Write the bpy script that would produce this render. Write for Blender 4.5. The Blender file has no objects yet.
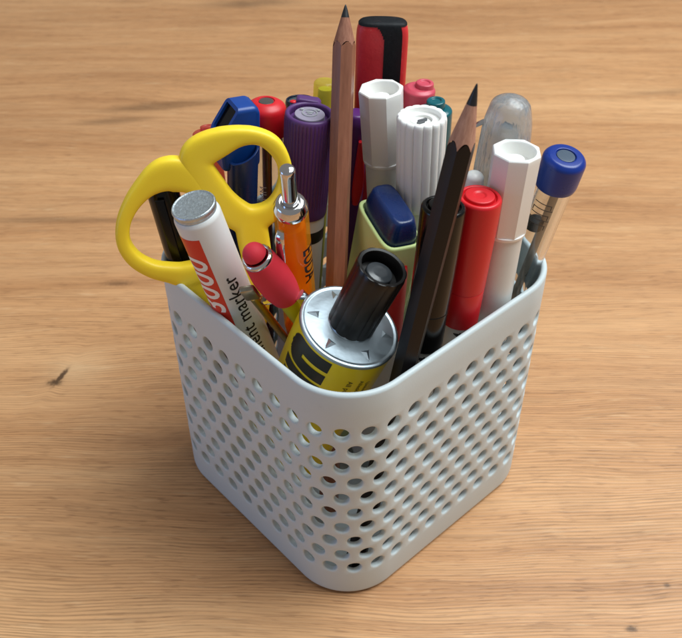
import bpy, bmesh, math, random
from mathutils import Vector, Matrix
random.seed(7)
PI = math.pi
SC = bpy.context.scene
MM = 0.001

# ------------------------------------------------------------------ camera
PITCH = 0.72397
cam_d = bpy.data.cameras.new('camera'); cam = bpy.data.objects.new('camera', cam_d)
SC.collection.objects.link(cam); SC.camera = cam
cam.location = (-0.00217, -0.23444, 0.27846)
cam.rotation_euler = (PI/2 - PITCH, 0, 0)
cam_d.sensor_fit = 'HORIZONTAL'; cam_d.sensor_width = 36.0
cam_d.lens = 36.0*916.31/682
cam_d.shift_x = -0.0080; cam_d.shift_y = -0.0007
cam_d.clip_start = 0.01; cam_d.clip_end = 50
cam_d.dof.use_dof = True; cam_d.dof.focus_distance = 0.275; cam_d.dof.aperture_fstop = 36

# ------------------------------------------------------------------ light
W = bpy.data.worlds.new('World'); SC.world = W; W.use_nodes = True
bg = W.node_tree.nodes['Background']
bg.inputs[0].default_value = (1.0, 0.975, 0.95, 1); bg.inputs[1].default_value = 0.235

def area(name, loc, target, size, power, col, sy=None):
    l = bpy.data.lights.new(name, 'AREA'); l.energy = power; l.color = col
    l.shape = 'RECTANGLE'; l.size = size; l.size_y = sy or size
    o = bpy.data.objects.new(name, l); SC.collection.objects.link(o)
    o.location = loc
    o.rotation_euler = (Vector(target)-Vector(loc)).to_track_quat('-Z', 'Y').to_euler()
    return o
area('window_lamp', (0.62, 0.14, 1.30), (0, 0, 0.05), 1.0, 29.0, (0.905, 0.98, 1.0))
area('left_window', (-1.25, -0.45, 0.20), (0, 0, 0.03), 0.6, 3.0, (0.26, 0.50, 1.0))

vs = SC.view_settings
vs.view_transform = 'Standard'; vs.look = 'None'; vs.exposure = 0.0; vs.gamma = 1.0
vs.use_curve_mapping = False
SC.cycles.use_denoising = True
SC.cycles.max_bounces = 14; SC.cycles.transmission_bounces = 12; SC.cycles.transparent_max_bounces = 12
SC.cycles.sample_clamp_indirect = 6.0
SC.cycles.caustics_refractive = True

# ------------------------------------------------------------------ materials
def lin(h):
    c = [int(h[i:i+2], 16)/255 for i in (0, 2, 4)]
    return tuple(x/12.92 if x <= .04045 else ((x+.055)/1.055)**2.4 for x in c) + (1,)

def mat(name, col, rough=.4, metal=0., trans=0., ior=1.5, coat=0., bump=0., bscale=900., var=0.08, vscale=160., sss=0., dirt=0., spec=.5):
    m = bpy.data.materials.new(name); m.use_nodes = True
    nt = m.node_tree; p = nt.nodes['Principled BSDF']; L = nt.links.new
    c = lin(col) if isinstance(col, str) else tuple(col)+(1,)
    p.inputs['Metallic'].default_value = metal
    p.inputs['IOR'].default_value = ior
    p.inputs['Transmission Weight'].default_value = trans
    p.inputs['Coat Weight'].default_value = coat
    p.inputs['Coat Roughness'].default_value = .12
    p.inputs['Specular IOR Level'].default_value = spec
    if sss:
        p.inputs['Subsurface Weight'].default_value = sss
        p.inputs['Subsurface Radius'].default_value = (.002, .0016, .0012)
    tc = nt.nodes.new('ShaderNodeTexCoord')
    n = nt.nodes.new('ShaderNodeTexNoise'); n.inputs['Scale'].default_value = vscale; n.inputs['Detail'].default_value = 5
    L(tc.outputs['Object'], n.inputs['Vector'])
    # colour variation and roughness smears
    mx = nt.nodes.new('ShaderNodeMix'); mx.data_type = 'RGBA'
    mx.inputs['A'].default_value = tuple(x*(1-var) for x in c[:3])+(1,)
    mx.inputs['B'].default_value = tuple(min(1, x*(1+var)) for x in c[:3])+(1,)
    L(n.outputs['Fac'], mx.inputs['Factor'])
    out = mx.outputs['Result']
    if dirt:
        n3 = nt.nodes.new('ShaderNodeTexNoise'); n3.inputs['Scale'].default_value = vscale*3.1; n3.inputs['Detail'].default_value = 8
        n3.inputs['Roughness'].default_value = .7; L(tc.outputs['Object'], n3.inputs['Vector'])
        rp = nt.nodes.new('ShaderNodeValToRGB'); rp.color_ramp.elements[0].position = .58; rp.color_ramp.elements[1].position = .74
        rp.color_ramp.elements[0].color = (0, 0, 0, 1); rp.color_ramp.elements[1].color = (dirt,)*3+(1,)
        L(n3.outputs['Fac'], rp.inputs['Fac'])
        m2 = nt.nodes.new('ShaderNodeMix'); m2.data_type = 'RGBA'; L(out, m2.inputs['A'])
        m2.inputs['B'].default_value = (.16, .14, .12, 1); L(rp.outputs['Color'], m2.inputs['Factor']); out = m2.outputs['Result']
    L(out, p.inputs['Base Color'])
    mr = nt.nodes.new('ShaderNodeMapRange'); mr.inputs['To Min'].default_value = max(0., rough-.10*min(1, rough*4)); mr.inputs['To Max'].default_value = min(1, rough+.12*min(1, rough*4))
    L(n.outputs['Fac'], mr.inputs['Value']); L(mr.outputs['Result'], p.inputs['Roughness'])
    if bump:
        n2 = nt.nodes.new('ShaderNodeTexNoise'); n2.inputs['Scale'].default_value = bscale; n2.inputs['Detail'].default_value = 4
        L(tc.outputs['Object'], n2.inputs['Vector'])
        b = nt.nodes.new('ShaderNodeBump'); b.inputs['Strength'].default_value = bump; b.inputs['Distance'].default_value = .0004
        L(n2.outputs['Fac'], b.inputs['Height']); L(b.outputs['Normal'], p.inputs['Normal'])
    return m

def wood_pencil_mat(name, c1, c2, rough=.5, grain=1.0):
    m = bpy.data.materials.new(name); m.use_nodes = True
    nt = m.node_tree; p = nt.nodes['Principled BSDF']; L = nt.links.new
    tc = nt.nodes.new('ShaderNodeTexCoord'); mp = nt.nodes.new('ShaderNodeMapping')
    mp.inputs['Scale'].default_value = (900*grain, 900*grain, 55); L(tc.outputs['Object'], mp.inputs['Vector'])
    n = nt.nodes.new('ShaderNodeTexNoise'); n.inputs['Scale'].default_value = 1; n.inputs['Detail'].default_value = 7; n.inputs['Roughness'].default_value = .65
    L(mp.outputs['Vector'], n.inputs['Vector'])
    r = nt.nodes.new('ShaderNodeValToRGB'); r.color_ramp.elements[0].position = .3; r.color_ramp.elements[1].position = .72
    r.color_ramp.elements[0].color = lin(c1); r.color_ramp.elements[1].color = lin(c2)
    L(n.outputs['Fac'], r.inputs['Fac']); L(r.outputs['Color'], p.inputs['Base Color'])
    p.inputs['Roughness'].default_value = rough
    b = nt.nodes.new('ShaderNodeBump'); b.inputs['Strength'].default_value = .35; b.inputs['Distance'].default_value = .0002
    L(n.outputs['Fac'], b.inputs['Height']); L(b.outputs['Normal'], p.inputs['Normal'])
    return m

def table_mat():
    m = bpy.data.materials.new('oak_table'); m.use_nodes = True
    nt = m.node_tree; p = nt.nodes['Principled BSDF']; L = nt.links.new
    def N(t, **k):
        n = nt.nodes.new(t)
        for a, v in k.items(): setattr(n, a, v)
        return n
    def M(op, a, b=None, c=None):
        n = N('ShaderNodeMath', operation=op)
        for i, v in enumerate((a, b, c)):
            if v is None: continue
            if isinstance(v, (int, float)): n.inputs[i].default_value = v
            else: L(v, n.inputs[i])
        return n.outputs[0]
    def comb(x, y, z=0.):
        n = N('ShaderNodeCombineXYZ')
        for i, v in enumerate((x, y, z)):
            if isinstance(v, (int, float)): n.inputs[i].default_value = v
            else: L(v, n.inputs[i])
        return n.outputs[0]
    def noise(vec, detail=5, rough=.55, dist=0.):
        n = N('ShaderNodeTexNoise'); n.inputs['Scale'].default_value = 1; n.inputs['Detail'].default_value = detail
        n.inputs['Roughness'].default_value = rough; n.inputs['Distortion'].default_value = dist
        L(vec, n.inputs['Vector']); return n.outputs['Fac']
    def ramp(f, *stops):
        r = N('ShaderNodeValToRGB'); e = r.color_ramp.elements
        while len(e) < len(stops): e.new(.5)
        for i, (pos, col) in enumerate(stops):
            e[i].position = pos; e[i].color = lin(col) if isinstance(col, str) else (col, col, col, 1)
        L(f, r.inputs['Fac']); return r.outputs['Color']
    def mixc(a, b, f, mode='MIX'):
        n = N('ShaderNodeMix', data_type='RGBA', blend_type=mode)
        for k, v in (('A', a), ('B', b), ('Factor', f)):
            if isinstance(v, (int, float)): n.inputs[k].default_value = v
            elif isinstance(v, str): n.inputs[k].default_value = lin(v)
            else: L(v, n.inputs[k])
        return n.outputs['Result']
    tc = N('ShaderNodeTexCoord'); sp = N('ShaderNodeSeparateXYZ'); L(tc.outputs['Object'], sp.inputs[0])
    x, y = sp.outputs['X'], sp.outputs['Y']
    # slow meander of the grain
    w1 = noise(comb(M('MULTIPLY', x, 3.2), M('MULTIPLY', y, 7.0)), 3, .5)
    w2 = noise(comb(M('MULTIPLY', x, 14.), M('MULTIPLY', y, 34.), 4.1), 3, .5)
    yy = M('ADD', y, M('MULTIPLY', M('SUBTRACT', w1, .5), .036))
    yy = M('ADD', yy, M('MULTIPLY', M('SUBTRACT', w2, .5), .0022))
    # knots: the grain flows round them and they are darker
    knots = [(-.1245, .0425, .0011, .0050, 1.5, .35), (-.1262, .0395, .0030, .0020, .9, 0.), (-.112, .106, .0070, .0022, .8, 0.), (-.075, .438, .036, .008, .75, .1), (-.118, .280, .034, .0055, .75, .18), (-.142, .262, .020, .0045, .6, .15),
             (-.150, .158, .050, .0028, .55, 0.), (.0925, -.0750, .0020, .0012, .8, 0.), (.1085, -.0585, .0012, .0009, .7, 0.), (.33, .10, .03, .004, .7, 0.), (-.35, .2, .04, .006, .7, .1), (.22, .30, .05, .004, .4, .1)]
    dark = None
    kn = noise(comb(M('MULTIPLY', x, 700.), M('MULTIPLY', y, 700.), 9.), 4, .6); kw = M('MULTIPLY', M('SUBTRACT', kn, .5), 1.3)
    ks = noise(comb(M('MULTIPLY', x, 45.), M('MULTIPLY', y, 190.), 19.), 5, .65)
    for kx, ky, a, b, st, tilt in knots:
        dx0 = M('SUBTRACT', x, kx); dy0 = M('SUBTRACT', y, ky)
        dx = M('SUBTRACT', dx0, M('MULTIPLY', dy0, tilt)) if b > a else dx0
        dy = M('SUBTRACT', dy0, M('MULTIPLY', dx0, tilt)) if b <= a else dy0
        rr2 = M('ADD', M('POWER', M('ABSOLUTE', M('DIVIDE', dx, a)), 2), M('POWER', M('ABSOLUTE', M('DIVIDE', dy, b)), 2))
        g = M('POWER', 2.718, M('MULTIPLY', rr2, -.10))
        yy = M('ADD', yy, M('MULTIPLY', M('MULTIPLY', dy0, g), .22))
        q = M('ADD', M('POWER', rr2, .5), M('MULTIPLY', kw, 1.0 if a < .01 else .5))
        d = M('MULTIPLY', M('MULTIPLY', M('POWER', 2.718, M('MULTIPLY', M('POWER', M('MAXIMUM', q, 0.), 3.), -1)), st), 1. if a < .004 else M('MULTIPLY', ks, 1.3))
        dark = d if dark is None else M('MAXIMUM', dark, d)
    hx = M('DIVIDE', M('SUBTRACT', x, -.117), .013); hy = M('DIVIDE', M('SUBTRACT', y, .0475), .0085)
    halo = M('MULTIPLY', M('POWER', 2.718, M('MULTIPLY', M('ADD', M('MULTIPLY', hx, hx), M('MULTIPLY', hy, hy)), -1)), ks)
    broad = noise(comb(M('MULTIPLY', x, 2.2), M('MULTIPLY', yy, 16.), 2.), 4, .55)
    band = noise(comb(M('MULTIPLY', x, 4.5), M('MULTIPLY', yy, 85.), 7.), 6, .62, .25)
    fib = noise(comb(M('MULTIPLY', x, 22.), M('MULTIPLY', yy, 430.), 1.), 6, .7)
    fine = noise(comb(M('MULTIPLY', x, 34.), M('MULTIPLY', M('ADD', yy, M('MULTIPLY', x, .03)), 900.), 11.), 3, .55, .3)
    fleck = noise(comb(M('MULTIPLY', x, 60.), M('MULTIPLY', yy, 420.), 21.), 3, .5)
    pore = noise(comb(M('MULTIPLY', x, 120.), M('MULTIPLY', yy, 1250.), 3.), 2, .5)
    ph = M('ADD', M('MULTIPLY', yy, 2*PI/.00128), M('MULTIPLY', noise(comb(M('MULTIPLY', x, 9.), M('MULTIPLY', yy, 110.), 31.), 3, .5), 17.))
    rip = M('ADD', M('MULTIPLY', M('SINE', ph), .5), .5)
    ripa = M('MULTIPLY', ramp(noise(comb(M('MULTIPLY', x, 16.), M('MULTIPLY', yy, 60.), 41.), 3, .5), (.36, .25), (.6, 1.)), M('ADD', .35, M('MULTIPLY', fleck, 1.1)))
    smoke = noise(comb(M('ADD', M('MULTIPLY', x, 7.), M('MULTIPLY', y, 6.)), M('SUBTRACT', M('MULTIPLY', y, 30.), M('MULTIPLY', x, 5.)), 55.), 5, .62, .4)
    strip = M('SUBTRACT', M('GREATER_THAN', M('ADD', y, M('MULTIPLY', M('SUBTRACT', w2, .5), .0006)), .094), .5)
    broad = M('SUBTRACT', broad, M('MULTIPLY', strip, .07))
    col = ramp(broad, (.3, 'B6875C'), (.5, 'C8986A'), (.72, 'DBAE7F'))
    col = mixc(col, ramp(band, (.30, '8E6140'), (.44, 'BC8D63'), (.68, 'DFB68A')), .34)
    col = mixc(col, ramp(fib, (.32, .50), (.52, .95), (.72, 1.16)), .20, 'MULTIPLY')
    col = mixc(col, ramp(fine, (.34, .60), (.5, .97), (.66, 1.18)), .38, 'MULTIPLY')
    col = mixc(col, ramp(rip, (.05, .60), (.45, 1.0), (.95, 1.12)), M('MULTIPLY', ripa, .64), 'MULTIPLY')
    col = mixc(col, '6B4A34', M('MULTIPLY', ramp(smoke, (.60, 0.), (.80, 1.)), .42))
    col = mixc(col, 'EBCBA2', M('MULTIPLY', ramp(fleck, (.60, 0.), (.78, 1.)), .34))
    porem = M('MULTIPLY', ramp(pore, (.56, 0.), (.68, 1.)), ramp(band, (.3, 1.), (.62, .4)))
    col = mixc(col, '6E4A30', M('MULTIPLY', porem, .5))
    col = mixc(col, 'DDBD94', M('MULTIPLY', halo, .9))
    col = mixc(col, '45301F', M('MINIMUM', dark, .9))
    col = mixc(col, 'FFF8F2', 1., 'MULTIPLY')
    L(col, p.inputs['Base Color'])
    L(ramp(fib, (.3, .55), (.7, .40)), p.inputs['Roughness'])
    p.inputs['Specular IOR Level'].default_value = .35
    b = N('ShaderNodeBump'); b.inputs['Strength'].default_value = .30; b.inputs['Distance'].default_value = .00025
    L(M('SUBTRACT', M('MULTIPLY', rip, .6), M('MULTIPLY', porem, .5)), b.inputs['Height']); L(b.outputs['Normal'], p.inputs['Normal'])
    return m

# ------------------------------------------------------------------ mesh helpers (all in millimetres)
class G:
    def __init__(s): s.v = []; s.f = []
    def add(s, v, f):
        o = len(s.v); s.v += [tuple(p) for p in v]; s.f += [tuple(i+o for i in q) for q in f]; return s
    def lathe(s, prof, seg=48, mod=None, off=(0, 0), zmod=None, arc=None):
        rings = []; v = []; f = []
        for i, (r, z) in enumerate(prof):
            if r < 1e-6: rings.append([len(v)]); v.append((off[0], off[1], z)); continue
            ring = []
            for j in range(seg):
                t = 2*PI*j/seg; rr = r*(mod(t, z, i) if mod else 1)
                ring.append(len(v)); X, Y = rr*math.cos(t), rr*math.sin(t)
                v.append((off[0]+X, off[1]+Y, z+(zmod(t, z, X, Y) if zmod else 0)))
            rings.append(ring)
        for a, b in zip(rings, rings[1:]):
            if len(a) == 1 and len(b) == 1: continue
            for j in range(seg):
                k = (j+1) % seg
                if len(a) == 1: f.append((a[0], b[k], b[j]))
                elif len(b) == 1: f.append((a[j], a[k], b[0]))
                else: f.append((a[j], a[k], b[k], b[j]))
        return s.add(v, f)
    def tube(s, path, rad, seg=12, flat=None, closed=False, sq=2.):
        P = [Vector(p) for p in path]; n = len(P); v = []; f = []
        up = None; rings = []
        for i in range(n):
            a = P[(i-1) % n] if closed or i else P[i]; b = P[(i+1) % n] if closed or i < n-1 else P[i]
            t = (b-a).normalized()
            if flat is not None: side = t.cross(Vector(flat)).normalized(); up = Vector(flat)
            else:
                if up is None: up = Vector((0, 0, 1)) if abs(t.z) < .9 else Vector((1, 0, 0))
                side = t.cross(up).normalized(); up = side.cross(t).normalized()
            r = rad(i) if callable(rad) else rad
            ra, rb = r if isinstance(r, tuple) else (r, r)
            ring = []
            for j in range(seg):
                q = 2*PI*j/seg; ring.append(len(v)); cq, sn = math.cos(q), math.sin(q); cq = math.copysign(abs(cq)**(2/sq), cq); sn = math.copysign(abs(sn)**(2/sq), sn); v.append(P[i]+side*ra*cq+up*rb*sn)
            rings.append(ring)
        for i in range(n if closed else n-1):
            a, b = rings[i], rings[(i+1) % n]
            for j in range(seg): f.append((a[j], a[(j+1) % seg], b[(j+1) % seg], b[j]))
        if not closed:
            f.append(tuple(reversed(rings[0]))); f.append(tuple(rings[-1]))
        return s.add(v, f)
    def box(s, c, d, bev=.3, rot=None, seg=2):
        bm = bmesh.new(); bmesh.ops.create_cube(bm, size=1)
        bmesh.ops.scale(bm, vec=d, verts=bm.verts)
        if bev: bmesh.ops.bevel(bm, geom=bm.edges[:], offset=bev, segments=seg, affect='EDGES', profile=.5)
        return s.bm(bm, Matrix.Translation(c) @ (rot.to_4x4() if rot else Matrix()))
    def bm(s, bm, mtx=None):
        if mtx is not None: bm.transform(mtx)
        bm.verts.index_update()
        s.add([p.co[:] for p in bm.verts], [[p.index for p in q.verts] for q in bm.faces]); bm.free(); return s
    def prism(s, out, y0, y1, bev=.3, seg=2):
        """outline in x-z, extruded along y"""
        bm = bmesh.new(); a = [bm.verts.new((x, y0, z)) for x, z in out]; b = [bm.verts.new((x, y1, z)) for x, z in out]
        bm.faces.new(a); bm.faces.new(list(reversed(b))); n = len(out)
        for i in range(n): bm.faces.new((a[(i+1) % n], a[i], b[i], b[(i+1) % n]))
        bmesh.ops.recalc_face_normals(bm, faces=bm.faces)
        if bev: bmesh.ops.bevel(bm, geom=bm.edges[:], offset=bev, segments=seg, affect='EDGES', profile=.5)
        return s.bm(bm)
    def build(s, name, m, parent=None, angle=38, weld=False):
        me = bpy.data.meshes.new(name)
        me.from_pydata([(x*MM, y*MM, z*MM) for x, y, z in s.v], [], s.f); me.update()
        if weld:
            b = bmesh.new(); b.from_mesh(me); bmesh.ops.remove_doubles(b, verts=b.verts, dist=1e-6); b.to_mesh(me); b.free()
        me.polygons.foreach_set('use_smooth', [True]*len(me.polygons)); me.set_sharp_from_angle(angle=math.radians(angle))
        me.materials.append(m)
        o = bpy.data.objects.new(name, me); SC.collection.objects.link(o)
        if parent: o.parent = parent
        return o

def fil(pts, n=4):
    """round the corners of a profile: points are (r, z[, fillet radius])"""
    out = []
    for i, p in enumerate(pts):
        fr = p[2] if len(p) > 2 else 0
        if not fr or i in (0, len(pts)-1): out.append((p[0], p[1])); continue
        c = Vector(p[:2]); a = Vector(pts[i-1][:2])-c; b = Vector(pts[i+1][:2])-c
        d = min(fr, a.length*.49, b.length*.49); a = c+a.normalized()*d; b = c+b.normalized()*d
        for k in range(n+1):
            t = k/n; q = a*(1-t)**2+c*2*t*(1-t)+b*t*t; out.append((max(0, q.x), q.y))
    return out

def poly(n, rnd=.0, rot=0.):
    def f(t, z=0, i=0):
        a = (t+rot) % (2*PI/n)-PI/n
        r = math.cos(PI/n)/math.cos(a)
        return r*(1-rnd)+rnd*math.cos(PI/n)**.5
    return f

def text_geo(body, size, bold=0., cond=1.):
    cu = bpy.data.curves.new('lettering', 'FONT'); cu.body = body; cu.size = size; cu.offset = bold
    cu.align_x = 'CENTER'; cu.align_y = 'CENTER'; cu.resolution_u = 4; cu.fill_mode = 'BOTH'; cu.space_character = 1.05
    ob = bpy.data.objects.new('lettering', cu); SC.collection.objects.link(ob)
    bpy.context.view_layer.update()
    me = bpy.data.meshes.new_from_object(ob.evaluated_get(bpy.context.evaluated_depsgraph_get()))
    bm = bmesh.new(); bm.from_mesh(me)
    bpy.data.objects.remove(ob); bpy.data.meshes.remove(me)
    bmesh.ops.scale(bm, vec=(cond, 1, 1), verts=bm.verts)
    ys = [v.co.y for v in bm.verts]; y = min(ys)
    while y < max(ys):
        bmesh.ops.bisect_plane(bm, geom=bm.verts[:]+bm.edges[:]+bm.faces[:], plane_co=(0, y, 0), plane_no=(0, 1, 0)); y += .5
    return bm

def wrap_text(body, size, r, z0, th0, up=-1, bold=0., off=.05, cond=1., rz=None):
    """lettering printed round a barrel, running along its axis; up=-1: reads towards the top"""
    bm = text_geo(body, size, bold, cond); g = G()
    for v in bm.verts:
        x, y = v.co.x, v.co.y
        z = z0-up*x; rr = (rz(z) if rz else r)+off; t = th0+up*y/rr
        v.co = (rr*math.cos(t), rr*math.sin(t), z)
    return g.bm(bm)

def wrap_patch(r, z0, z1, t0, t1, off=.03, corner=0., nt=24, nz=12):
    g = G(); v = []; f = []
    for i in range(nz+1):
        for j in range(nt+1):
            z = z0+(z1-z0)*i/nz; t = t0+(t1-t0)*j/nt
            v.append(((r+off)*math.cos(t), (r+off)*math.sin(t), z))
    for i in range(nz):
        for j in range(nt):
            a = i*(nt+1)+j; f.append((a, a+1, a+nt+2, a+nt+1))
    return g.add(v, f)

# ------------------------------------------------------------------ scene objects
def tag(o, label=None, cat=None, group=None, kind=None):
    if label: o['label'] = label
    if cat: o['category'] = cat
    if group: o['group'] = group
    if kind: o['kind'] = kind
    return o

# top centre, foot, diameter of everything standing in the cup (millimetres)
ST = {
 'wood': ((-2.8, 23.4, 159.6), (-8.5, -35.6, 13.1), 6.7), 'purple': ((-13.5, 20.5, 138.4), (-23.2, 16.0, 16.5), 15.8),
 'oct1': ((8.5, 25.5, 143.9), (16.3, 21.7, 9.8), 14.3), 'flute': ((20.6, 13.2, 141.4), (23.2, 7.5, 6.5), 15.4),
 'screw': ((9.5, 48.1, 156.0), (6.7, 48.2, 6.8), 16.6), 'yellowcap': ((-9.1, 52.3, 133.0), (-18.8, 36.2, 7.8), 8.2),
 'darkring': ((-17.7, 43.6, 130.6), (-17.3, 26.3, 9.5), 10.0), 'reddome': ((-27.8, 30.8, 137.0), (-33.1, 25.4, 9.5), 13.2),
 'blueclip': ((-33.7, 17.6, 141.4), (-45.1, 16.7, 10.7), 9.5), 'pinkL': ((-47.4, 24.4, 131.6), (-34.3, -18.7, 7.3), 8.3),
 'black': ((-58.9, 2.0, 124.9), (-43.4, -6.8, 12.0), 9.7), 'marker': ((-44.4, -24.9, 135.2), (-19.6, -14.6, 14.8), 13.5),
 'redpen': ((-27.0, -32.8, 122.9), (15.7, 1.3, 9.2), 10.4), 'orange': ((-17.4, -33.2, 152.0), (-17.0, 16.0, 7.3), 9.6),
 'high': ((12.5, 0.4, 118.3), (-1.6, 10.6, 8.4), 14.2), 'dark': ((25.9, -38.7, 162.0), (0.7, -55.0, 8.6), 6.8),
 'blackfl': ((23.8, -31.5, 139.4), (15.4, -42.0, 11.7), 12.3), 'redfl': ((34.5, -23.6, 137.0), (28.6, -25.3, 12.0), 12.6),
 'oct2': ((44.8, -14.7, 146.1), (40.6, -18.6, 12.6), 14.0), 'clear': ((44.1, -1.3, 155.4), (39.4, -6.1, 6.0), 12.6),
 'bluecap': ((60.9, -6.5, 139.5), (43.9, 11.1, 12.0), 12.9), 'teal': ((26.0, 27.0, 139.0), (28.5, 26.6, 6.4), 10.7),
 'pinkR': ((21.6, 37.6, 139.8), (15.1, 34.6, 8.1), 10.6), 'white': ((35.1, -8.9, 135.3), (20.9, -7.2, 6.9), 5.8),
 'gold': ((-30.6, -32.9, 111.5), (-7.3, 25.8, 3.6), 2.6), 'redlid': ((8.7, -8.2, 101.5), (6.8, -6.1, 10.5), 16.6),
 'purp2': ((1.3, 35.6, 130.1), (-6.0, 43.0, 9.6), 8.5), 'tube': ((-1.1, -36.0, 100.5), (-26.0, -28.0, 33.0), 30.5),
}
def stand(key, name, label, cat, group=None, roll=0.):
    """an Empty at the foot of a pen: local z runs up its axis, local -y looks to the front of the table"""
    A, B, d = ST[key]; A = Vector(A); B = Vector(B); ax = A-B; L = ax.length; z = ax.normalized()
    y = Vector((0, 1, 0)); y = (y-z*y.dot(z)).normalized(); x = y.cross(z)
    R = Matrix((x, y, z)).transposed() @ Matrix.Rotation(roll, 3, 'Z')
    o = bpy.data.objects.new(name, None); SC.collection.objects.link(o)
    o.empty_display_size = .01
    o.matrix_world = Matrix.Translation(B*MM) @ R.to_4x4()
    tag(o, label, cat, group)
    return o, L, d/2

# ------------------------------------------------------------------ table
g = G(); g.box((0, 250, -14), (2400, 1500, 28), 2.0)
tag(g.build('table_top', table_mat()), 'brown oak table top with horizontal grain and small knots', 'table', kind='structure')

# ------------------------------------------------------------------ the cup
CUP_YAW = 0.74254
M_CUP = mat('cup_plastic', 'CAD5D8', .44, var=.025, vscale=45, bump=.08, bscale=2500, sss=.12, dirt=.05)
SIDE, CR, CH, WT = 100., 20.84, 97.9, 2.1
HH = SIDE/2-CR; QA = PI*CR/2; PER = 8*HH+4*QA
def cup_at(s, d, z):
    """point on the rounded-square wall: s along the perimeter from the front corner, d inwards"""
    s = (s+QA/2) % PER
    for k in range(4):
        c = [(-HH, -HH), (HH, -HH), (HH, HH), (-HH, HH)][k]; a0 = PI+k*PI/2
        if s < QA:
            a = a0+s/CR; return (c[0]+(CR-d)*math.cos(a), c[1]+(CR-d)*math.sin(a), z)
        s -= QA
        if s < 2*HH:
            a = a0+PI/2; t = (math.cos(a+PI/2), math.sin(a+PI/2)); n = (math.cos(a), math.sin(a))
            return (c[0]+n[0]*(CR-d)+t[0]*s, c[1]+n[1]*(CR-d)+t[1]*s, z)
        s -= 2*HH
    return (0, 0, z)
cup = bpy.data.objects.new('pen_cup', None); SC.collection.objects.link(cup); cup.rotation_euler.z = CUP_YAW
tag(cup, 'light grey square plastic pen cup with rows of round holes', 'pen cup')
NC, NR, ZT, DZ, HR = 44, 10, 81.6, 7.33, 2.42
PW = PER/NC; SUB = 8
g = G()
rect = []
for i in range(SUB): rect.append((-.5+i/SUB, -.5))
for i in range(SUB): rect.append((.5, -.5+i/SUB))
for i in range(SUB): rect.append((.5-i/SUB, .5))
for i in range(SUB): rect.append((-.5, .5-i/SUB))
NB = len(rect)
for row in range(NR):
    zc = ZT-row*DZ
    for c in range(NC):
        sc = -1+(c+(row % 2)*.5)*PW
        def ring(kind, r=0, d=0):
            o = []
            for (a, b) in rect:
                if kind == 'r': o.append(cup_at(sc+a*PW, d, zc+b*DZ))
                else:
                    t = math.atan2(b*DZ, a*PW); o.append(cup_at(sc+r*math.cos(t), d, zc+r*math.sin(t)))
            return o
        rs = [ring('r', 0, 0), ring('c', HR+.55, 0), ring('c', HR+.36, .06), ring('c', HR+.1, .28), ring('c', HR, .62), ring('c', HR, WT-.3), ring('c', HR+.3, WT), ring('r', 0, WT)]
        v = [p for q in rs for p in q]; f = []
        for k in range(len(rs)-1):
            for j in range(NB):
                j2 = (j+1) % NB; f.append((k*NB+j, k*NB+j2, (k+1)*NB+j2, (k+1)*NB+j))
        g.add(v, f)
g.build('perforated_wall', M_CUP, cup, 30, weld=True)
def band(prof, name, close=None):
    g = G(); n = NC*SUB; v = []; f = []
    for d, z in prof:
        for j in range(n): v.append(cup_at(-1+PW*j/SUB-PW/2, d, z))
    for k in range(len(prof)-1):
        for j in range(n):
            j2 = (j+1) % n; f.append((k*n+j, k*n+j2, (k+1)*n+j2, (k+1)*n+j))
    g.add(v, f)
    if close is not None:
        o = (len(prof)-1)*n
        g.v.append((0, 0, close)); 
        for j in range(n): g.f.append((o+j, o+(j+1) % n, len(g.v)-1))
    return g.build(name, M_CUP, cup, 40)
zt = ZT+DZ/2; zb = ZT-(NR-1)*DZ-DZ/2
pr = [(0, zt), (-.05, zt+4), (-.05, CH-1.1)]
for k in range(1, 8):
    a = PI-k*PI/8; pr.append((WT/2+(WT/2)*math.cos(a)-.03, CH-1.1+1.1*math.sin(a)))
pr += [(WT, CH-1.1), (WT, zt)]
band(pr, 'rim')
pr = [(WT, zb), (WT, 5.0), (WT+.8, 3.6), (WT+2.4, 2.8)]
band(pr, 'inner_base', 2.8)
pr = [(0, zb), (0, 2.6), (.12, 1.7), (.5, 1.05), (1.1, .8), (2.4, .75), (2.6, .02)]
pr = list(reversed(pr)); pr = [(0, zb)] and list(reversed(pr))
g2 = band(pr, 'base', .02)

def thin(name, tint, body, fac=.45, rough=.15):
    m = mat(name, body, rough, var=.04, sss=.1); nt = m.node_tree; p = nt.nodes['Principled BSDF']; o = nt.nodes['Material Output']
    t = nt.nodes.new('ShaderNodeBsdfTransparent'); t.inputs[0].default_value = lin(tint)
    tl = nt.nodes.new('ShaderNodeBsdfTranslucent'); tl.inputs[0].default_value = lin(body); m2 = nt.nodes.new('ShaderNodeMixShader'); m2.inputs[0].default_value = .5
    nt.links.new(p.outputs[0], m2.inputs[1]); nt.links.new(tl.outputs[0], m2.inputs[2])
    mx = nt.nodes.new('ShaderNodeMixShader'); mx.inputs[0].default_value = fac
    nt.links.new(t.outputs[0], mx.inputs[1]); nt.links.new(m2.outputs[0], mx.inputs[2]); nt.links.new(mx.outputs[0], o.inputs['Surface'])
    return m
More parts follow.
